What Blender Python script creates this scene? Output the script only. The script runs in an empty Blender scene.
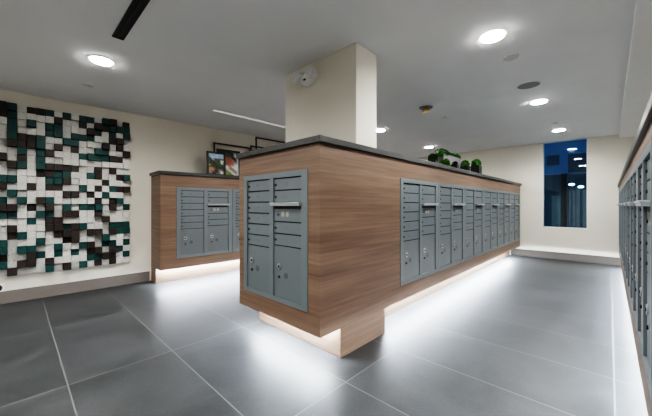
import bpy, bmesh, math, random
from mathutils import Vector, Matrix
random.seed(7)
scene = bpy.context.scene
COL = scene.collection
PI = math.pi

# ------------------------------------------------------------------ materials
def new_mat(name):
    m = bpy.data.materials.new(name); m.use_nodes = True
    nt = m.node_tree
    return m, nt, nt.nodes, nt.links, nt.nodes['Principled BSDF']

def plain(name, col, rough=.5, metal=0.0, noise=.06, scale=25, emit=None, strength=0, bump=0.0):
    m, nt, N, L, b = new_mat(name)
    b.inputs['Roughness'].default_value = rough
    b.inputs['Metallic'].default_value = metal
    tc = N.new('ShaderNodeTexCoord')
    nz = N.new('ShaderNodeTexNoise'); nz.inputs['Scale'].default_value = scale; nz.inputs['Detail'].default_value = 4
    L.new(tc.outputs['Object'], nz.inputs['Vector'])
    cr = N.new('ShaderNodeValToRGB')
    lo = [c*(1-noise) for c in col]; hi = [min(1, c*(1+noise)) for c in col]
    cr.color_ramp.elements[0].position = .3; cr.color_ramp.elements[0].color = (*lo, 1)
    cr.color_ramp.elements[1].position = .7; cr.color_ramp.elements[1].color = (*hi, 1)
    L.new(nz.outputs['Fac'], cr.inputs['Fac']); L.new(cr.outputs['Color'], b.inputs['Base Color'])
    if bump:
        bp = N.new('ShaderNodeBump'); bp.inputs['Strength'].default_value = bump; bp.inputs['Distance'].default_value = .01
        L.new(nz.outputs['Fac'], bp.inputs['Height']); L.new(bp.outputs['Normal'], b.inputs['Normal'])
    if emit:
        b.inputs['Emission Color'].default_value = (*emit, 1); b.inputs['Emission Strength'].default_value = strength
    return m

def math_node(N, L, op, a, b=None):
    n = N.new('ShaderNodeMath'); n.operation = op
    for i, v in enumerate((a, b)):
        if v is None: continue
        if isinstance(v, (int, float)): n.inputs[i].default_value = v
        else: L.new(v, n.inputs[i])
    return n.outputs[0]

def wood_mat(name):
    m, nt, N, L, b = new_mat(name)
    tc = N.new('ShaderNodeTexCoord'); sp = N.new('ShaderNodeSeparateXYZ'); L.new(tc.outputs['Object'], sp.inputs[0])
    h = math_node(N, L, 'ADD', sp.outputs['X'], sp.outputs['Y'])
    def nz(sh, sz, detail, off, dist=0.0):
        c = N.new('ShaderNodeCombineXYZ')
        L.new(math_node(N, L, 'MULTIPLY', h, sh), c.inputs[0])
        L.new(math_node(N, L, 'MULTIPLY', sp.outputs['Z'], sz), c.inputs[1])
        c.inputs[2].default_value = off
        n = N.new('ShaderNodeTexNoise'); n.inputs['Scale'].default_value = 1; n.inputs['Detail'].default_value = detail
        n.inputs['Distortion'].default_value = dist
        L.new(c.outputs[0], n.inputs['Vector']); return n.outputs['Fac']
    big = nz(.45, 9, 3, 1.0, .25)
    mid = nz(1.1, 42, 5, 4.0, .25)
    fine = nz(4, 190, 3, 9.0)
    mixv = math_node(N, L, 'ADD', math_node(N, L, 'MULTIPLY', big, .38), math_node(N, L, 'MULTIPLY', mid, .40))
    mixv = math_node(N, L, 'ADD', mixv, math_node(N, L, 'MULTIPLY', fine, .22))
    cr = N.new('ShaderNodeValToRGB')
    e = cr.color_ramp.elements
    e[0].position = .34; e[0].color = (*WOOD_D, 1)
    e[1].position = .66; e[1].color = (*WOOD_L, 1)
    k = cr.color_ramp.elements.new(.5); k.color = (*WOOD_M, 1)
    L.new(mixv, cr.inputs['Fac']); L.new(cr.outputs['Color'], b.inputs['Base Color'])
    b.inputs['Roughness'].default_value = .48
    bp = N.new('ShaderNodeBump'); bp.inputs['Strength'].default_value = .12; bp.inputs['Distance'].default_value = .004
    L.new(fine, bp.inputs['Height']); L.new(bp.outputs['Normal'], b.inputs['Normal'])
    return m
WOOD_D = (.108, .067, .047); WOOD_M = (.182, .121, .086); WOOD_L = (.252, .178, .131)

def floor_mat():
    m, nt, N, L, b = new_mat('floor_tile')
    tc = N.new('ShaderNodeTexCoord'); sp = N.new('ShaderNodeSeparateXYZ'); L.new(tc.outputs['Object'], sp.inputs[0])
    GX, GY, X0, Y0 = 1.235, .612, .02, .23
    def grid(coord, g, o):
        a = math_node(N, L, 'DIVIDE', math_node(N, L, 'SUBTRACT', coord, o), g)
        fl = math_node(N, L, 'FLOOR', a)
        fr = math_node(N, L, 'SUBTRACT', a, fl)
        d = math_node(N, L, 'SUBTRACT', .5, math_node(N, L, 'ABSOLUTE', math_node(N, L, 'SUBTRACT', fr, .5)))
        return fl, math_node(N, L, 'MULTIPLY', d, g)
    fx, dx = grid(sp.outputs['X'], GX, X0); fy, dy = grid(sp.outputs['Y'], GY, Y0)
    dist = math_node(N, L, 'MINIMUM', dx, dy)
    grout = math_node(N, L, 'LESS_THAN', dist, .0036)
    cid = N.new('ShaderNodeCombineXYZ'); L.new(fx, cid.inputs[0]); L.new(fy, cid.inputs[1])
    wn = N.new('ShaderNodeTexWhiteNoise'); wn.noise_dimensions = '2D'; L.new(cid.outputs[0], wn.inputs['Vector'])
    # cloudy stone, offset per tile
    va = N.new('ShaderNodeVectorMath'); va.operation = 'MULTIPLY_ADD'
    L.new(wn.outputs['Color'], va.inputs[0]); va.inputs[1].default_value = (7, 7, 7); L.new(tc.outputs['Object'], va.inputs[2])
    nz = N.new('ShaderNodeTexNoise'); nz.inputs['Scale'].default_value = 2.3; nz.inputs['Detail'].default_value = 7; nz.inputs['Roughness'].default_value = .6
    nz.inputs['Distortion'].default_value = .5
    L.new(va.outputs[0], nz.inputs['Vector'])
    n2 = N.new('ShaderNodeTexNoise'); n2.inputs['Scale'].default_value = 60; n2.inputs['Detail'].default_value = 3
    L.new(tc.outputs['Object'], n2.inputs['Vector'])
    f = math_node(N, L, 'ADD', math_node(N, L, 'MULTIPLY', nz.outputs['Fac'], .8), math_node(N, L, 'MULTIPLY', n2.outputs['Fac'], .2))
    f = math_node(N, L, 'ADD', f, math_node(N, L, 'MULTIPLY', math_node(N, L, 'SUBTRACT', wn.outputs['Value'], .5), .07))
    cr = N.new('ShaderNodeValToRGB'); e = cr.color_ramp.elements
    e[0].position = .37; e[0].color = (.036, .0385, .040, 1); e[1].position = .64; e[1].color = (.066, .070, .073, 1)
    L.new(f, cr.inputs['Fac'])
    mx = N.new('ShaderNodeMix'); mx.data_type = 'RGBA'
    L.new(grout, mx.inputs['Factor']); L.new(cr.outputs['Color'], mx.inputs[6]); mx.inputs[7].default_value = (.165, .165, .163, 1)
    L.new(mx.outputs[2], b.inputs['Base Color'])
    r = math_node(N, L, 'ADD', math_node(N, L, 'MULTIPLY', nz.outputs['Fac'], .20), .35)
    r = math_node(N, L, 'ADD', r, math_node(N, L, 'MULTIPLY', grout, .35))
    L.new(r, b.inputs['Roughness']); b.inputs['Specular IOR Level'].default_value = .42
    bp = N.new('ShaderNodeBump'); bp.inputs['Strength'].default_value = .25; bp.inputs['Distance'].default_value = .003
    hgt = math_node(N, L, 'SUBTRACT', math_node(N, L, 'MULTIPLY', n2.outputs['Fac'], .12), grout)
    L.new(hgt, bp.inputs['Height']); L.new(bp.outputs['Normal'], b.inputs['Normal'])
    return m

def glass_mat():
    m = bpy.data.materials.new('window_glass'); m.use_nodes = True
    nt = m.node_tree; N, L = nt.nodes, nt.links; N.clear()
    out = N.new('ShaderNodeOutputMaterial'); mix = N.new('ShaderNodeMixShader')
    tr = N.new('ShaderNodeBsdfTransparent'); tr.inputs['Color'].default_value = (.80, .90, .95, 1)
    gl = N.new('ShaderNodeBsdfGlossy'); gl.inputs['Roughness'].default_value = .01; gl.inputs['Color'].default_value = (.9, .95, 1, 1)
    fr = N.new('ShaderNodeFresnel'); fr.inputs['IOR'].default_value = 1.5
    L.new(fr.outputs[0], mix.inputs[0]); L.new(tr.outputs[0], mix.inputs[1]); L.new(gl.outputs[0], mix.inputs[2]); L.new(mix.outputs[0], out.inputs[0])
    return m

def emit_mat(name, col, strength):
    m = bpy.data.materials.new(name); m.use_nodes = True
    nt = m.node_tree; N, L = nt.nodes, nt.links; N.clear()
    out = N.new('ShaderNodeOutputMaterial'); e = N.new('ShaderNodeEmission')
    e.inputs['Color'].default_value = (*col, 1); e.inputs['Strength'].default_value = strength
    L.new(e.outputs[0], out.inputs[0]); return m

def photo_mat(name, bands, scale=14, warp=.10, zsize=.4):
    """a printed photograph: irregular colour bands from bottom to top"""
    m, nt, N, L, b = new_mat(name)
    tc = N.new('ShaderNodeTexCoord'); sp = N.new('ShaderNodeSeparateXYZ'); L.new(tc.outputs['Generated'], sp.inputs[0])
    nz = N.new('ShaderNodeTexNoise'); nz.inputs['Scale'].default_value = scale; nz.inputs['Detail'].default_value = 3
    L.new(tc.outputs['Object'], nz.inputs['Vector'])
    f = math_node(N, L, 'ADD', sp.outputs['Z'], math_node(N, L, 'MULTIPLY', math_node(N, L, 'SUBTRACT', nz.outputs['Fac'], .5), warp*4))
    cr = N.new('ShaderNodeValToRGB'); cr.color_ramp.interpolation = 'EASE'
    e = cr.color_ramp.elements
    e[0].position = bands[0][0]; e[0].color = (*bands[0][1], 1)
    e[1].position = bands[-1][0]; e[1].color = (*bands[-1][1], 1)
    for p_, c_ in bands[1:-1]:
        k = e.new(p_); k.color = (*c_, 1)
    L.new(f, cr.inputs['Fac']); L.new(cr.outputs['Color'], b.inputs['Base Color'])
    b.inputs['Roughness'].default_value = .25
    return m

M = {}
M['wood'] = wood_mat('walnut_laminate')
M['counter'] = plain('dark_quartz', (.055, .056, .056), .38, noise=.25, scale=90)
M['floor'] = floor_mat()
M['wall'] = plain('beige_paint', (.70, .672, .605), .75, noise=.015, scale=3)
M['ceiling'] = plain('ceiling_paint', (.80, .80, .80), .85, noise=.015, scale=3)
M['base'] = plain('taupe_base', (.165, .147, .131), .55, noise=.04)
M['base_far'] = plain('taupe_base_darkened', (.085, .075, .067), .65, noise=.04)  # same taupe, colour darkened to offset strong led light at the far end
M['white'] = plain('white_paint', (.78, .78, .77), .45, noise=.02)
M['grey'] = plain('grey_powder_coat', (.172, .200, .215), .42, metal=.25, noise=.04, scale=200)
M['grey_frame'] = plain('grey_frame_coat', (.185, .216, .231), .40, metal=.25, noise=.04, scale=200)
M['gap'] = plain('dark_gap', (.022, .024, .026), .8)
M['lock'] = plain('dark_lock', (.06, .065, .07), .35, metal=.6)
M['plate'] = plain('number_plate', (.155, .178, .19), .4)
M['disc'] = plain('number_disc', (.10, .115, .12), .4)
M['chrome'] = plain('satin_steel', (.5, .52, .53), .28, metal=.8, noise=.02)
M['hood'] = plain('hood_metal', (.42, .45, .46), .35, metal=.4, noise=.03)
M['sticker'] = plain('cream_sticker', (.36, .34, .29), .6)
M['black'] = plain('black', (.012, .012, .013), .45)
M['frame_black'] = plain('black_frame', (.015, .014, .014), .4)
M['block_white'] = plain('block_white', (.64, .635, .615), .6, noise=.14, scale=60, bump=.3)
M['block_teal'] = plain('block_teal', (.006, .062, .060), .55, noise=.25, scale=40, bump=.2)
M['block_brown'] = plain('block_brown', (.030, .022, .019), .55, noise=.25, scale=40, bump=.2)
M['backing'] = plain('art_backing', (.50, .48, .44), .7)
M['glass'] = glass_mat()
M['led'] = emit_mat('led_light', (.80, .90, 1.0), 108)
M['lamp'] = emit_mat('downlight_lens', (1.0, .98, .95), 55)
M['slim'] = emit_mat('linear_lens', (1, .98, .96), .36)
M['leaf'] = plain('leaf_green', (.045, .15, .018), .5, noise=.5, scale=40)
M['leaf2'] = plain('leaf_yellow_green', (.10, .24, .02), .5, noise=.5, scale=40)
M['leaf3'] = plain('leaf_dark_green', (.02, .07, .014), .5, noise=.5, scale=40)
M['planter_white'] = plain('pale_planter', (.20, .20, .215), .5)
M['planter_black'] = plain('black_planter', (.014, .015, .018), .4)
M['speaker'] = plain('speaker_grille', (.30, .30, .30), .7, noise=.3, scale=400)
M['cap_grey'] = plain('cap_plastic', (.62, .61, .59), .6)
M['brass'] = plain('brass', (.55, .40, .14), .3, metal=.9)
M['clear'] = plain('lamp_lens', (.66, .68, .69), .2, metal=.0)
M['ext_blue'] = plain('dusk_facade', (.05, .16, .32), .7, noise=.08, scale=1.5, emit=(.010, .052, .085), strength=.30)  # weak emission stands in for street lighting on the facade
M['ext_dark'] = plain('dark_facade', (.03, .04, .05), .7, noise=.3, scale=1.5, emit=(.010, .022, .032), strength=.35)  # faint glow put in as street lighting on the darker parts
M['ext_grey'] = plain('street_paving', (.10, .12, .13), .7, noise=.35, scale=.8, emit=(.03, .045, .05), strength=.5)  # emission imitates street light falling on paving and shopfront panels
M['ext_lamp'] = emit_mat('street_lamp_glow', (.55, .9, 1.0), 2.5)

# ------------------------------------------------------------------ mesh helpers
class MB:
    def __init__(self): self.bm = bmesh.new()
    def _merge(self, t):
        me = bpy.data.meshes.new('tmp'); t.to_mesh(me); t.free(); self.bm.from_mesh(me); bpy.data.meshes.remove(me)
    def box(self, x0, x1, y0, y1, z0, z1, bev=0.0, seg=2, rot=None):
        t = bmesh.new(); bmesh.ops.create_cube(t, size=1)
        for v in t.verts:
            v.co = Vector(((x0+x1)/2 + v.co.x*(x1-x0), (y0+y1)/2 + v.co.y*(y1-y0), (z0+z1)/2 + v.co.z*(z1-z0)))
        if bev: bmesh.ops.bevel(t, geom=t.edges[:], offset=bev, segments=seg, profile=.5, affect='EDGES')
        if rot is not None: bmesh.ops.transform(t, matrix=rot, verts=t.verts)
        self._merge(t); return self
    def cyl(self, c, r, h, axis='Z', r2=None, seg=24, bev=0.0):
        t = bmesh.new(); bmesh.ops.create_cone(t, cap_ends=True, segments=seg, radius1=r, radius2=r if r2 is None else r2, depth=h)
        if bev: bmesh.ops.bevel(t, geom=[e for e in t.edges if abs(e.verts[0].co.z-e.verts[1].co.z) < 1e-6], offset=bev, segments=2, affect='EDGES')
        R = {'Z': Matrix(), 'Y': Matrix.Rotation(PI/2, 4, 'X'), 'X': Matrix.Rotation(PI/2, 4, 'Y')}[axis]
        bmesh.ops.transform(t, matrix=Matrix.Translation(c) @ R, verts=t.verts)
        self._merge(t); return self
    def ring(self, c, r0, r1, h, axis='Z', seg=32):
        """flat washer centred on c"""
        t = bmesh.new(); rows = []
        for (r, z) in ((r0, -h/2), (r1, -h/2), (r1, h/2), (r0, h/2)):
            rows.append([t.verts.new((r*math.cos(2*PI*i/seg), r*math.sin(2*PI*i/seg), z)) for i in range(seg)])
        for k in range(4):
            a, b = rows[k], rows[(k+1) % 4]
            for i in range(seg): t.faces.new((a[i], a[(i+1) % seg], b[(i+1) % seg], b[i]))
        bmesh.ops.recalc_face_normals(t, faces=t.faces)
        R = {'Z': Matrix(), 'Y': Matrix.Rotation(PI/2, 4, 'X'), 'X': Matrix.Rotation(PI/2, 4, 'Y')}[axis]
        bmesh.ops.transform(t, matrix=Matrix.Translation(c) @ R, verts=t.verts)
        self._merge(t); return self
    def ball(self, c, r, sx=1, sy=1, sz=1, sub=3, jitter=0.0, cut=None):
        t = bmesh.new(); bmesh.ops.create_icosphere(t, subdivisions=sub, radius=r)
        for v in t.verts:
            k = 1 + random.uniform(-jitter, jitter)
            v.co = Vector((v.co.x*sx*k, v.co.y*sy*k, v.co.z*sz*k))
        if cut is not None:
            bmesh.ops.bisect_plane(t, geom=t.verts[:]+t.edges[:]+t.faces[:], plane_co=cut[0], plane_no=cut[1], clear_outer=True)
        bmesh.ops.transform(t, matrix=Matrix.Translation(c), verts=t.verts)
        self._merge(t); return self
    def build(self, name, mat, parent=None, loc=(0, 0, 0), rotz=0, smooth=False):
        me = bpy.data.meshes.new(name); self.bm.to_mesh(me); self.bm.free()
        me.materials.append(mat)
        for p in me.polygons: p.use_smooth = smooth
        o = bpy.data.objects.new(name, me); COL.objects.link(o)
        o.location = loc; o.rotation_euler = (0, 0, rotz)
        if parent is not None: o.parent = parent
        return o

def tag(o, label, cat, group=None, kind=None):
    o['label'] = label; o['category'] = cat
    if group: o['group'] = group
    if kind: o['kind'] = kind
    return o
def thing(name, label, cat, loc=(0, 0, 0), rotz=0, group=None):
    o = bpy.data.objects.new(name, None); COL.objects.link(o); o.empty_display_size = .1
    o.location = loc; o.rotation_euler = (0, 0, rotz)
    return tag(o, label, cat, group)
def struct(name, mb, mat, label, cat, **kw):
    o = mb.build(name, mat, **kw); tag(o, label, cat); o['kind'] = 'structure'; return o
def copy_tree(o, parent=None):
    c = o.copy(); COL.objects.link(c); c.parent = parent
    for ch in list(o.children): copy_tree(ch, c)
    return c

# ------------------------------------------------------------------ dimensions (metres, camera over the origin)
H = 2.44                                    # ceiling
FAR = 7.75; BACK = -2.6; RW = .575          # far wall, wall behind camera, right wall
LEFT0, LEFTS = -5.0, .035                   # left wall: x = LEFT0 + LEFTS*y
def leftx(y): return LEFT0 + LEFTS*y
LANG = -math.atan(LEFTS)                    # turn of the left wall about z

# ------------------------------------------------------------------ room shell
struct('floor', MB().box(-5.6, RW+.15, BACK-.15, FAR+.15, -.08, 0), M['floor'], 'grey stone tile floor with pale grout lines', 'floor')
struct('ceiling', MB().box(-5.6, RW+.15, BACK-.15, FAR+.15, H, H+.1), M['ceiling'], 'smooth pale grey painted ceiling', 'ceiling')
struct('trim_1', MB().box(.12, RW, BACK, FAR, 2.365, H-.001), M['ceiling'], 'dropped ceiling soffit above the right-hand mailbox run', 'soffit')
struct('wall_right', MB().box(RW, RW+.15, BACK, FAR, 0, H), M['wall'], 'beige wall behind the right-hand mailbox run', 'wall')
struct('wall_back', MB().box(-5.5, RW+.15, BACK-.15, BACK, 0, H), M['wall'], 'beige wall behind the viewer', 'wall')
mb = MB().box(-.15, 0, -3.2, 8.2, 0, H)
struct('wall_left', mb, M['wall'], 'warm beige wall carrying the wooden block artwork', 'wall', loc=(LEFT0, 0, 0), rotz=LANG)

WIN = [(-1.030, -.322, .650, 2.4395), (-3.49, -2.775, .650, 2.4395)]
mb = MB()
def wall_piece(x0, x1, z0, z1): mb.box(x0, x1, FAR, FAR+.15, z0, z1)
wall_piece(-5.5, -3.49, 0, H); wall_piece(-2.775, -1.030, 0, H); wall_piece(-.322, RW+.15, 0, H)
for w in WIN:
    wall_piece(w[0], w[1], 0, w[2])
struct('wall_far', mb, M['wall'], 'beige end wall with tall narrow windows', 'wall')
for i, (x0, x1, z0, z1) in enumerate(WIN):
    t = thing('window_%d' % (i+1), ['tall narrow window right of the island, dark blue dusk outside', 'tall narrow window on the end wall half hidden behind the green planters'][i], 'window', ((x0+x1)/2, FAR+.07, z0))
    t['kind'] = 'structure'
    w, hh = (x1-x0)/2, z1-z0
    f = MB()
    f.box(-w, w, -.066, .07, .0005, .018, .002)                     # sill board
    f.box(-w, -w+.008, -.066, .07, .018, hh); f.box(w-.008, w, -.066, .07, .018, hh)
    f.box(-w+.008, w-.008, -.028, .04, hh-.008, hh)
    f.build('window_frame', M['white'], t)
    MB().box(-w+.008, w-.008, -.036, -.030, .018, hh-.001).build('window_pane', M['glass'], t)

# baseboards
mb = MB().box(0, .014, -3.0, 1.385, .0, .143, .003)
struct('baseboard_left', mb, M['base'], 'taupe baseboard under the block artwork', 'baseboard', loc=(LEFT0+.0005, 0, 0), rotz=LANG)
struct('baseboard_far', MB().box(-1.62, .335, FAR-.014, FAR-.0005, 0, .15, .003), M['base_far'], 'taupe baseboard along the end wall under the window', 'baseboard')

# pillar standing on the island
struct('pillar', MB().box(-2.385, -1.478, 1.90, 2.19, 1.6005, H-.0005, .004), M['wall'], 'cream painted square pillar rising from the island to the ceiling', 'pillar')

# ------------------------------------------------------------------ cabinets
ZB, ZC, ZT = .217, 1.555, 1.600
IX0, IX1, IY0, IY1 = -2.486, -1.433, 1.441, 7.69
isl = thing('island_cabinet', 'long wood-veneer island cabinet with mailboxes on its front and long side', 'cabinet', ((IX0+IX1)/2, IY0, 0))
ox, oy = (IX0+IX1)/2, IY0
w2 = (IX1-IX0)/2
b = MB(); ND = .0150
NZ0, NZ1 = .361, .361+1.022
b.box(-w2, w2-ND, ND, IY1-IY0, ZB, ZC-.001)
for z0, z1 in ((ZB, NZ0), (NZ1, ZC-.001)):
    b.box(-w2, w2, 0, ND, z0, z1); b.box(w2-ND, w2, ND, IY1-IY0, z0, z1)
cxm = -1.979-ox
b.box(-w2, cxm-.4268, 0, ND, NZ0, NZ1); b.box(cxm+.4268, w2, 0, ND, NZ0, NZ1)
b.box(w2-ND, w2, ND, 2.515-IY0-.0003, NZ0, NZ1); b.box(w2-ND, w2, 2.515+6*.853-IY0+.0003, IY1-IY0, NZ0, NZ1)
b.build('cabinet_body', M['wood'], isl)
pl = MB().box(-w2, w2, .214, .812, 0, ZB-.0005, .0015)
pl.box(-w2+.20, w2-.20, .812, IY1-IY0, 0, ZB-.0005)
pl.build('plinth', M['wood'], isl)
tag(MB().box(IX0-.024, IX1+.024, IY0-.024, FAR-.012, ZC, ZT, .003).build('countertop', M['counter']), 'dark grey stone countertop on the island cabinet', 'countertop')

# left wall cabinet: local frame, x = out of the wall face (0 = front), y along the wall
LX = -4.53
lc = thing('wall_cabinet', 'wood-veneer mailbox cabinet built along the left wall beside the artwork', 'cabinet', (LX, 0, 0), LANG)
D2 = .462
b = MB(); b.box(-D2, -ND, 1.39, 6.9, ZB, ZC-.001)
for z0, z1 in ((ZB, NZ0), (NZ1, ZC-.001)): b.box(-ND, 0, 1.39, 6.9, z0, z1)
b.box(-ND, 0, 1.39, 2.022-.4268, NZ0, NZ1); b.box(-ND, 0, 2.022+.854+.4268, 6.9, NZ0, NZ1)
b.build('cabinet_body', M['wood'], lc)
pl = MB().box(-D2, -.222, 1.39, 6.9, 0, ZB-.0005, .0015)
pl.build('plinth', M['wood'], lc)
tag(MB().box(-D2, .022, 1.366, 6.92, ZC, ZT, .003).build('countertop', M['counter'], loc=(LX, 0, 0), rotz=LANG), 'dark grey stone countertop on the left wall cabinet, under the picture frames', 'countertop')

# right wall cabinet
RX = .118
rc = thing('wall_cabinet', 'wood-veneer mailbox cabinet running along the right edge to the end wall', 'cabinet', (RX, 0, 0))
RND = .020
b = MB(); b.box(RND, .45, -1.6, FAR-.004, ZB, 1.457)
for z0, z1 in ((ZB, NZ0), (NZ1, 1.457)): b.box(0, RND, -1.6, FAR-.004, z0, z1)
b.box(0, RND, -1.6, 7.66-7*.853-.0003, NZ0, NZ1); b.box(0, RND, 7.6603, FAR-.004, NZ0, NZ1)
b.build('cabinet_body', M['wood'], rc)
MB().box(.20, .45, -1.6, FAR-.004, 0, ZB-.0005).build('plinth', M['wood'], rc)
tag(MB().box(RX-.018, RX+.452, -1.62, FAR-.003, 1.458, 1.502, .003).build('countertop', M['counter']), 'dark stone countertop edge on the right-hand wall cabinet', 'countertop')

# ------------------------------------------------------------------ under-cabinet led strips
def led(x0, x1, y0, y1, label, loc=(0, 0, 0), rotz=0):
    o = MB().box(x0, x1, y0, y1, ZB-.009, ZB-.001).build('led_strip', M['led'], loc=loc, rotz=rotz)
    return tag(o, label, 'light strip', 'led strips under the cabinets')
led(IX0+.05, IX1-.05, IY0+.145, IY0+.163, 'white led strip glowing under the near end of the island')
led(IX1-.145, IX1-.127, IY0+.84, IY1-.30, 'white led strip glowing under the long side of the island')
led(IX0+.127, IX0+.145, IY0+.84, IY1-.30, 'white led strip under the island on its hidden left side')
led(-.165, -.147, 1.43, 6.85, 'white led strip glowing under the left wall cabinet', (LX, 0, 0), LANG)
led(RX+.127, RX+.145, -1.5, FAR-.35, 'white led strip glowing under the right-hand wall cabinet')

# ------------------------------------------------------------------ mailbox units
UW, UH, UZ = .853, 1.0215, .3612
LM, DW, MM = .056, .338, .052              # left margin, door width, middle mullion
C1 = -UW/2 + LM; C2 = C1 + DW + MM
FD = .020                                   # frame stands this proud
def make_unit(name, label, FD=FD):
    root = thing(name, label, 'mailbox unit')
    f = MB()
    f.box(-UW/2+.0015, C1, -FD, -.0005, 0, UH, .0015)
    f.box(C1+DW, C2, -FD, -.0005, .036, UH-.042)
    f.box(C2+DW, UW/2-.0015, -FD, -.0005, 0, UH, .0015)
    f.box(C1, C2+DW, -FD, -.0005, 0, .036); f.box(C1, C2+DW, -FD, -.0005, UH-.042, UH)
    f.build('mailbox_frame', M['grey_frame'], root)
    MB().box(C1, C2+DW, -.0024, -.0006, .036, UH-.042).build('backing_panel', M['gap'], root)
    # shared meshes for doors
    def door(x, z0, z1, name):
        g = .004
        mbx = MB().box(x+g*.6, x+DW-g*.6, -.0095, -.003, z0+.0015, z1-.0075, .0012)
        return mbx.build(name, M['grey'], root)
    def small(x, z0, z1):
        d = door(x, z0, z1, 'tenant_door'); zc = (z0+z1)/2 - .006
        MB().cyl((x+.022, -.0125, zc), .0095, .008, 'Y', seg=14, bev=.001).build('lock', M['lock'], d)
        MB().box(x+.125, x+.168, -.0108, -.0094, zc-.012, zc+.018, .0005).build('number_plate', M['plate'], d)
    def parcel(x, z0, z1):
        d = door(x, z0, z1, 'parcel_door'); zt = .28
        MB().cyl((x+.068, -.0125, zt), .026, .008, 'Y', seg=24, bev=.002).build('lock_plate', M['chrome'], d)
        MB().cyl((x+.068, -.0175, zt), .010, .006, 'Y', seg=14).build('lock', M['lock'], d)
        MB().cyl((x+.068, -.0125, zt-.083), .0105, .008, 'Y', seg=14, bev=.001).build('key_hole', M['black'], d)
        MB().cyl((x+.150, -.0102, zt-.062), .024, .0018, 'Y', seg=20).build('number_disc', M['disc'], d)
    top = UH-.042
    for k in range(6): small(C1, top-.0938*(k+1), top-.0938*k)
    parcel(C1, .036, top-.0938*6)
    z = top
    for k in range(2): small(C2, z-.0965, z); z -= .0965
    od = door(C2, z-.150, z-.002, 'outgoing_mail_door')
    hd = MB()
    hd.box(C2-.012, C2+DW+.012, -FD-.030, -.0096, z-.015, z-.002, .004)
    hd.box(C2-.006, C2+DW+.008, -FD-.026, -.0096, z-.027, z-.015)
    hd.build('mail_slot_hood', M['hood'], od)
    MB().box(C2+.008, C2+DW-.010, -.012, -.0095, z-.052, z-.031).build('mail_slot', M['black'], od)
    MB().cyl((C2+.06, -.0125, z-.098), .009, .008, 'Y', seg=14).build('lock', M['lock'], od)
    for dx in (.095, .150):
        MB().box(C2+dx, C2+dx+.034, -.0106, -.0094, z-.112, z-.072).build('label_plate', M['sticker'], od)
    z -= .150
    for k in range(2): small(C2, z-.0945, z); z -= .0945
    parcel(C2, .036, z)
    return root
proto = make_unit('mailbox_unit', 'grey mailbox unit on the narrow near end of the island')
proto.location = (-1.979, IY0+ND-.0002, UZ)
def place(loc, rz, label, group, src=None):
    c = copy_tree(src or proto); c.location = loc; c.rotation_euler = (0, 0, rz)
    c['label'] = label; c['group'] = group
    return c
G1 = 'mailbox units along the island side'
words = ['first grey mailbox unit from the near corner on the long island side',
         'second grey mailbox unit from the near corner on the long island side',
         'third grey mailbox unit from the near corner on the long island side',
         'fourth grey mailbox unit from the near corner on the long island side',
         'fifth grey mailbox unit, last but one before the end wall on the long island side',
         'sixth grey mailbox unit, next to the end wall on the long island side']
for i in range(6):
    place((IX1-ND+.0002, 2.515+.853*(i+.5), UZ), PI/2, words[i], G1)
proto['group'] = 'mailbox unit on the island end'
for i, lab in enumerate(['grey mailbox unit on the left wall cabinet, nearest the block artwork',
                         'grey mailbox unit on the left wall cabinet, half hidden behind the island corner']):
    y = 2.022+.854*i
    p_ = Matrix.Rotation(LANG, 4, 'Z') @ Vector((-ND+.0002, y, 0))
    place((LX+p_.x, p_.y, UZ), PI/2+LANG, lab, 'mailbox units on the left wall cabinet')
ordw = ['next to the end wall', 'second from the end wall', 'third from the end wall', 'fourth from the end wall', 'fifth from the end wall', 'sixth from the end wall', 'cut by the picture edge']
right_first = None
for i in range(7):
    loc, lab = (RX+RND-.0002, 7.66-.853*(i+.5), UZ), 'grey mailbox unit on the right-hand wall cabinet, ' + ordw[i]
    if right_first is None:                       # frames of this run stand deeper over their doors
        right_first = make_unit('mailbox_unit', lab, .022)
        right_first.location = loc; right_first.rotation_euler = (0, 0, -PI/2); right_first['group'] = 'mailbox units on the right-hand wall cabinet'
    else:
        place(loc, -PI/2, lab, 'mailbox units on the right-hand wall cabinet', right_first)

# ------------------------------------------------------------------ block artwork on the left wall
COLS = [
 'BBWWWWWBWWTBWTBTWWWTTBTW',
 'TTTTTBWWBWTWTWBTWBBWWWWB',
 'WWWWBBTBTWWWWTWWWWTWTWBW',
 'BWTWBBWWWWWBWWBWTWWWTBBW',
 'BWWWTTTTTBWWWBWTWWWTWTWW',
 'TWTTWWBWBBTBWTBTBBWWWWBT',
 'WBTTWBWWBTTBWWWWBBBWTTWW',
 'TWWWTWWWBTBWBWTBWTBBWWWB',
 'WWWTTBWWBWWWBWWBWBBBWTWW',
 'TBWTWWTWWWWTWWTWWTWWTWWT',
 'TWBTWWTWWTWWBWTWWWBWBBTW',
 'WBTWWTTWBBWBWBTBWWBWWBTB',
 'TBWWBTTWWWBWTWWWBWWTTWBW',
 'BTTBWWBWBWWTWBBWWTBWTBBB',
 'WTWBBWBWWBWBWTWWWTTWWTWW',
 'BTTWWBWWWTWBWWTWWTTWTWTW']
art = thing('wall_art', 'relief wall artwork of white, teal and dark brown wooden blocks on the beige wall', 'artwork', (LEFT0, 0, .319), LANG)
AY1, CWD, ROWS, AH = 1.1256, .0788, 24, 1.966
RH = AH/ROWS
ny = len(COLS)
ya0 = AY1 - CWD*ny
cells = []
extra = ['WTWWBBWWTWWBWTWWBTWWBWTW', 'TWWBWWTTWWBWWBBWTWWTWWBT']
MB().box(.0008, .012, ya0-2*CWD, AY1, 0, AH).build('backing_panel', M['backing'], art)
rnd = random.Random(3)
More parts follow.
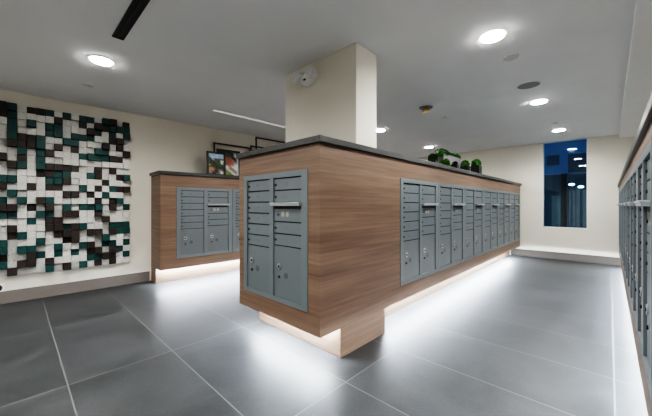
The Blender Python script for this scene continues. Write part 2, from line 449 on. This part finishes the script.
for ci, s in enumerate(extra[::-1] + COLS):
    c = ci - 2
    for r, ch in enumerate(s):
        y0 = ya0 + c*CWD; z1 = AH - r*RH
        cells.append((c, y0, z1-RH, ch, rnd.choice((.030, .05, .075, .1, .125)) if ch != 'W' else rnd.choice((.020, .034, .05, .07))))
near = [q for q in cells if q[0] >= 0]
mats = {'W': M['block_white'], 'T': M['block_teal'], 'B': M['block_brown']}
def add_block(mb_, q):
    c, y0, z0, ch, d = q
    mb_.box(.0122, d, y0+.001, y0+CWD-.001, z0+.001, z0+RH-.001, .002, 1)
chosen = near[:100]
for q in chosen:
    mb = MB(); add_block(mb, q)
    o = mb.build('wooden_block', mats[q[3]], art)
    o['label'] = {'W': 'white wooden block', 'T': 'teal wooden block', 'B': 'dark brown wooden block'}[q[3]]
rest = [q for q in cells if q not in chosen]
bm = bmesh.new()
me = bpy.data.meshes.new('wooden_blocks')
for k in 'WTB': me.materials.append(mats[k])
for q in rest:
    mb = MB(); add_block(mb, q)
    n0 = len(bm.faces); tm = bpy.data.meshes.new('t'); mb.bm.to_mesh(tm); mb.bm.free(); bm.from_mesh(tm); bpy.data.meshes.remove(tm)
    bm.faces.ensure_lookup_table()
    for k in range(n0, len(bm.faces)): bm.faces[k].material_index = 'WTB'.index(q[3])
bm.to_mesh(me); bm.free()
o = bpy.data.objects.new('wooden_blocks', me); COL.objects.link(o); o.parent = art; o['kind'] = 'stuff'

# round fitting low on the left wall
rf = thing('wall_outlet', 'round dark wall outlet in a white plate just above the left baseboard', 'outlet', (leftx(-.135)+.001, -.135, .185), LANG)
MB().box(0, .006, -.062, .062, -.05, .05, .002).build('cover_plate', M['white'], rf)
MB().cyl((.010, 0, 0), .04, .010, 'X', seg=28, bev=.002).build('socket', M['black'], rf)

# ------------------------------------------------------------------ pictures on the left cabinet
def onleft(x, y):
    p_ = Matrix.Rotation(LANG, 4, 'Z') @ Vector((x, y, 0)); return (LX+p_.x, p_.y)
def picture(label, x, y0, y1, h, bw, depth, mat=None, lean=.05, name='picture_frame', mat_inner=None):
    px, py = onleft(x, (y0+y1)/2)
    t = thing(name, label, 'picture frame', (px, py, ZT+.0008), LANG, 'picture frames on the left wall cabinet')
    w = (y1-y0)/2
    R = Matrix.Rotation(-lean, 4, 'Y')
    f = MB()
    f.box(0, depth, -w, -w+bw, 0, h, .0015, 1, R); f.box(0, depth, w-bw, w, 0, h, .0015, 1, R)
    f.box(0, depth, -w+bw, w-bw, 0, bw, 0, 1, R); f.box(0, depth, -w+bw, w-bw, h-bw, h, 0, 1, R)
    f.build('frame', M['frame_black'], t)
    if mat is not None:
        MB().box(.003, depth*.55, -w+bw, w-bw, bw, h-bw, 0, 1, R).build('picture', mat, t)
    return t
PAL = {'s': (.30, .50, .72), 'l': (.55, .66, .78), 'd': (.025, .035, .022), 'g': (.06, .10, .035), 't': (.05, .028, .018), 'o': (.42, .20, .09), 'w': (.68, .68, .66),
       'k': (.02, .02, .02), 'b': (.30, .11, .075), 'r': (.38, .17, .12), 'y': (.19, .30, .03), 'G': (.11, .20, .03), 'p': (.40, .34, .30), 'm': (.22, .21, .19)}
def photo(mb_t, x, w, z0, z1, rows, R, parent, name):
    """a printed photograph: a fine grid carrying blended colours"""
    me = bpy.data.meshes.new(name); nr, nc = len(rows), len(rows[0])
    vs, fs = [], []
    for r in range(nr):
        for c in range(nc):
            vs.append(R @ Vector((x, -w+2*w*c/(nc-1), z1-(z1-z0)*r/(nr-1))))
    for r in range(nr-1):
        for c in range(nc-1):
            i = r*nc+c; fs.append((i, i+nc, i+nc+1, i+1))
    me.from_pydata(vs, [], fs)
    ca = me.color_attributes.new('print', 'FLOAT_COLOR', 'POINT')
    for i in range(len(vs)): ca.data[i].color = (*PAL[rows[i//nc][i % nc]], 1)
    m, nt, N, L, bb = new_mat(name+'_print'); at = N.new('ShaderNodeAttribute'); at.attribute_name = 'print'
    L.new(at.outputs['Color'], bb.inputs['Base Color']); bb.inputs['Roughness'].default_value = .3
    me.materials.append(m); o = bpy.data.objects.new(name, me); COL.objects.link(o); o.parent = parent
    return o
P1 = ['ppssslls', 'pssslsss', 'dslllsls', 'ddsdggdd', 'gdtggdww', 'ddtdgdwd', 'pgtddgdd', 'dgtddddd', 'moogdddd', 'mootdmmd', 'mmtddmwm', 'dmtdmmwd']
P2 = ['dddddgdd', 'dddgddwd', 'ddbdgdww', 'dbrbbddw', 'wbrbbrdl', 'wbbbbrml', 'mwbbrrwl', 'mmwwrwwl', 'yGmwrmwl', 'yyGmwmml', 'yyyyGwmw', 'GyyyGmww']
def picture(label, x, y0, y1, h, bw, depth, rows=None, lean=.03, name='picture_frame'):
    px, py = onleft(x, (y0+y1)/2)
    t = thing(name, label, 'picture frame', (px, py, ZT+.0008), LANG, 'picture frames on the left wall cabinet')
    w = (y1-y0)/2
    R = Matrix.Rotation(-lean, 4, 'Y')
    f = MB()
    f.box(0, depth, -w, -w+bw, 0, h, .0015, 1, R); f.box(0, depth, w-bw, w, 0, h, .0015, 1, R)
    f.box(0, depth, -w+bw, w-bw, 0, bw, 0, 1, R); f.box(0, depth, -w+bw, w-bw, h-bw, h, 0, 1, R)
    f.build('frame', M['frame_black'], t)
    if rows: photo(None, depth*.55, w-bw*.9, bw*.9, h-bw*.9, rows, R, t, 'picture')
    return t
picture('small black framed park photo with blue sky, standing in front on the left cabinet', -.17, 2.10, 2.41, .385, .030, .02, P1)
picture('black framed photo of a brick house and lawn, half hidden by the island corner', -.25, 2.30, 2.72, .46, .034, .018, P2)
picture('large open black picture frame leaning behind the two photos', -.40, 2.315, 3.005, .590, .024, .018, None, .03, 'open_picture_frame')
picture('small open black frame between the two large open frames', -.40, 3.015, 3.45, .635, .022, .018, None, .03, 'open_picture_frame')
picture('tallest open black picture frame, farthest along, leaning beside the pillar', -.355, 3.10, 4.2, .80, .024, .016, None, .03, 'open_picture_frame')

# ------------------------------------------------------------------ plants on the island counter
def leaf_cloud(mb, c, rx, ry, rz, n, size, rnd):
    for _ in range(n):
        while True:
            v = Vector((rnd.uniform(-1, 1), rnd.uniform(-1, 1), rnd.uniform(-1, 1)))
            if .01 < v.length < 1: break
        v.normalize(); k = rnd.uniform(.86, 1.08)
        p_ = Vector((c[0]+v.x*rx*k, c[1]+v.y*ry*k, c[2]+v.z*rz*k))
        a = Vector((rnd.uniform(-1, 1), rnd.uniform(-1, 1), rnd.uniform(-1, 1))).normalized()
        b_ = v.cross(a).normalized() if v.cross(a).length > 1e-3 else Vector((1, 0, 0))
        u_ = (v*.7 + a*.5).normalized()*size; w_ = b_*size*.45
        vs = [mb.bm.verts.new(q) for q in (p_, p_+u_*.5+w_, p_+u_, p_+u_*.5-w_)]
        mb.bm.faces.new(vs)
def planted_box(label, x, y, s, hb, rb, leaf, group, pot='planter_black', rz=.0):
    t = thing('potted_topiary', label, 'potted plant', (x, y, ZT+.0005), rz, group)
    b = MB(); b.box(-s, s, -s, s, 0, hb-.02, .004)
    b.box(-s, s, -s, -s+.01, hb-.02, hb); b.box(-s, s, s-.01, s, hb-.02, hb); b.box(-s, -s+.01, -s+.01, s-.01, hb-.02, hb); b.box(s-.01, s, -s+.01, s-.01, hb-.02, hb)
    b.build('pot', M[pot], t)
    r_ = random.Random(int(x*100+y*1000))
    f = MB(); f.ball((0, 0, hb+rb*.62), rb*.9, sub=3, jitter=.05); leaf_cloud(f, (0, 0, hb+rb*.62), rb*.92, rb*.92, rb*.92, 420, .022, r_)
    f.build('foliage', leaf, t)
    return t
GP = 'potted greenery on the island counter'
planted_box('round dark green topiary in a black pot, first in the planter row from the pillar', -1.72, 3.88, .052, .115, .055, M['leaf3'], GP)
planted_box('low yellow-green topiary in a black pot before the grey trough planter', -1.55, 3.87, .05, .035, .050, M['leaf2'], GP)
planted_box('small black cube pot with barely showing dark greenery, below the end of the grey trough', -1.60, 4.34, .045, .10, .022, M['leaf3'], GP)
planted_box('round green topiary in a black cube pot between the grey trough and last pot', -1.66, 4.93, .058, .135, .055, M['leaf'], GP)
planted_box('largest green topiary in a black cube pot, last of the row toward the window', -1.54, 5.07, .066, .140, .064, M['leaf'], GP)
tr = thing('trough_planter', 'long grey trough planter topped with leafy green hedge', 'planter', (-1.86, 4.80, ZT+.0005), 0, GP)
b = MB(); b.box(-.06, .06, -.36, .36, 0, .30, .004); b.build('trough', M['planter_white'], tr)
f = MB(); r_ = random.Random(5)
for k in range(13):
    yy = -.34+.0567*k; rr = .034+.012*r_.random()+(.03 if k < 3 else 0)
    f.ball((0, yy, .312), rr*.85, sub=2, jitter=.08); leaf_cloud(f, (0, yy, .312), rr, rr, rr*.85, 130, .022, r_)
f.build('foliage', M['leaf'], tr)

# ------------------------------------------------------------------ ceiling fixtures
def downlight(x, y, label):
    t = thing('recessed_downlight', label, 'ceiling light', (x, y, H), 0, 'round recessed downlights')
    MB().ring((0, 0, -.003), .082, .097, .005).build('trim_ring', M['white'], t)
    MB().cyl((0, 0, -.006), .081, .010, seg=32).build('lens', M['lamp'], t)
    return t
DL = [(-3.344, .546, 'bright round downlight in the ceiling before the block artwork'),
      (-.66, 2.564, 'largest round downlight over the aisle, nearest the viewer'),
      (-.652, 4.598, 'round downlight over the aisle just past the ceiling speaker'),
      (-.646, 6.588, 'round downlight over the aisle next to the tall window'),
      (-2.914, 4.422, 'round downlight peeping out beside the right edge of the pillar'),
      (-2.966, 6.484, 'round downlight low above the green planters')]
for x, y, lab in DL: downlight(x, y, lab)
def spot(x, y, power, size=168, blend=.8):
    l = bpy.data.lights.new('downlight_or_fill_beam', 'SPOT'); l.energy = power; l.spot_size = math.radians(size); l.spot_blend = blend
    l.shadow_soft_size = .07; l.color = (1.0, .985, .965)
    o = bpy.data.objects.new('downlight_or_fill_beam', l); COL.objects.link(o); o.location = (x, y, H-.02)
SP = 34
for x, y, _ in DL: spot(x, y, SP)
for x, y in ((-.66, .53), (-.66, -1.5), (-3.34, -1.5), (-3.1, 2.5), (-2.0, -.55)): spot(x, y, SP)  # lamps out of view; the last is added to brighten pillar and island front

def cap(x, y, r, label, name='sprinkler_cap', cat='ceiling cap', mat='cap_grey'):
    o = MB().cyl((0, 0, -.004), r, .008, seg=28, bev=.002).build(name, M[mat], loc=(x, y, H-.0003))
    return tag(o, label, cat)
cap(-.636, 3.044, .062, 'flat round white cap in the ceiling between the nearest downlight and the speaker', 'smoke_sensor', 'sensor')
cap(-.637, 5.981, .045, 'small flat round ceiling cap beside the downlight near the tall window')
cap(-1.782, 4.439, .04, 'small flat round ceiling cap just beyond the brass sprinkler head')
cap(-4.134, .555, .05, 'small flat round ceiling cap above the block artwork')
sp_ = thing('ceiling_speaker', 'round grey ceiling speaker over the aisle', 'speaker', (-.645, 3.885, H))
MB().ring((0, 0, -.004), .104, .116, .007).build('rim', M['white'], sp_)
MB().cyl((0, 0, -.004), .1038, .005, seg=36).build('grille', M['speaker'], sp_)
sk = thing('fire_sprinkler', 'small brass fire sprinkler head hanging from the ceiling right of the pillar', 'sprinkler', (-1.793, 3.829, H))
MB().ring((0, 0, -.004), .024, .085, .008).build('escutcheon', M['speaker'], sk)
s = MB(); s.cyl((0, 0, -.02), .022, .038, seg=14); s.cyl((0, 0, -.062), .052, .006, seg=18)
for sx in (-1, 1): s.box(.024*sx-.006, .024*sx+.006, -.006, .006, -.062, -.03)
s.box(-.022, .022, -.004, .004, -.036, -.028)
s.build('sprinkler_body', M['brass'], sk)
# slots
ls = thing('slot_diffuser', 'long black linear slot diffuser in the ceiling near the art wall', 'air diffuser', (-2.0, .560, H))
d_ = MB(); d_.box(-.795, .9, -.038, -.030, -.008, -.0005); d_.box(-.795, .9, .030, .038, -.008, -.0005); d_.box(-.795, .9, -.003, .003, -.008, -.0005); d_.box(-.795, -.787, -.030, .030, -.008, -.0005)
d_.build('blades', M['frame_black'], ls)
MB().box(-.787, .9, -.030, .030, -.002, -.0005).build('slot', M['black'], ls)
wl = thing('linear_light', 'slim white linear light strip in the ceiling left of the pillar', 'ceiling light', (-3.96, 0, H))
d_ = MB(); d_.box(-.045, -.012, 1.90, 3.6, -.007, -.0005, .001); d_.box(.012, .045, 1.90, 3.6, -.007, -.0005, .001); d_.build('flange', M['white'], wl)
MB().box(-.012, .012, 1.90, 3.6, -.003, -.0005).build('lens', M['slim'], wl)

# emergency light on the pillar
em = thing('emergency_light', 'white twin-head emergency light on the near face of the pillar', 'emergency light', (-2.02, 1.8995, 2.296))
b = MB(); b.ball((0, 0, 0), 1, .115, .07, .062, 4, 0, ((0, 0, 0), (0, 1, 0))); b.build('housing', M['white'], em, smooth=True)
for sx in (-1, 1):
    hd = MB(); hd.cyl((sx*.088, -.062, .020), .054, .05, 'Y', r2=.046, seg=24, bev=.004); h_ = hd.build('lamp_head', M['white'], em, smooth=False)
    MB().cyl((sx*.088, -.090, .020), .046, .006, 'Y', seg=24).build('lens', M['clear'], h_)
MB().box(-.012, .012, -.074, -.066, -.03, -.018).build('indicator', M['black'], em)

# ------------------------------------------------------------------ outside the window
struct('outside_ground', MB().box(-14, 10, FAR+.3, 30, -.3, -.2), M['ext_grey'], 'paved street outside the window', 'street')
b1 = thing('building', 'blue-lit building across the street at dusk', 'building', (-2.0, 22.5, -.2))
m_ = MB(); m_.box(-14, 12, 0, 3, 3.2, 14); m_.build('upper_wall', M['ext_blue'], b1)
m_ = MB(); m_.box(-14, 12, .6, 3, 0, 3.2); m_.build('ground_storey', M['ext_dark'], b1)
for (x0, x1, z0, z1) in ((-.80, -.18, 3.72, 4.32), (.22, 1.06, 3.22, 4.30)):
    MB().box(x0, x1, -.06, -.005, z0, z1).build('window_opening', M['ext_dark'], b1)
m_ = MB()
for x in (-3.2, .02, 2.6): m_.box(x-.13, x+.13, .1, .42, 0, 3.2)
m_.build('colonnade', M['black'], b1)
for x0, x1, z1 in ((.22, .50, 2.2), (.56, .74, 2.5), (.84, 1.1, 2.2), (-.62, -.2, 1.9)):
    MB().box(x0, x1, .50, .595, .05, z1).build('shopfront_panel', M['ext_grey'], b1)
for (x, y, z, lab) in ((-1.33, 18.4, 2.06, 'street lamp with a cold white head seen through the tall window, left one'), (-.99, 18.4, 1.93, 'street lamp with a cold white head seen through the tall window, right one')):
    t = thing('street_lamp', lab, 'street lamp', (x, y, -.2))
    m_ = MB(); m_.cyl((0, 0, (z+.2)/2), .05, z+.2, r2=.035, seg=12); m_.build('pole', M['ext_dark'], t)
    m_ = MB(); m_.ball((0, 0, z+.25), .08, 1.5, 1, .7, 2); m_.build('lamp_head', M['ext_lamp'], t, smooth=True)

# ------------------------------------------------------------------ world, camera, colour
w = bpy.data.worlds.new('dusk'); scene.world = w; w.use_nodes = True
bg = w.node_tree.nodes['Background']; bg.inputs['Color'].default_value = (.02, .10, .22, 1); bg.inputs['Strength'].default_value = .25

cam = bpy.data.cameras.new('camera'); co = bpy.data.objects.new('camera', cam); COL.objects.link(co)
FPX, CX, CY = 297.4, 326, 205
cam.sensor_fit = 'HORIZONTAL'; cam.sensor_width = 36; cam.lens = 36*FPX/652
cam.clip_start = .01; cam.clip_end = 200
cam.shift_y = (CY-208)/652
co.location = (0, 0, 1.126)
co.rotation_euler = (PI/2, 0, math.atan(284/FPX))
scene.camera = co
scene.view_settings.view_transform = 'Filmic'
scene.view_settings.look = 'Very High Contrast'
scene.view_settings.exposure = 1.6
scene.cycles.use_denoising = True
scene.cycles.max_bounces = 8; scene.cycles.diffuse_bounces = 5
scene.cycles.sample_clamp_indirect = 6
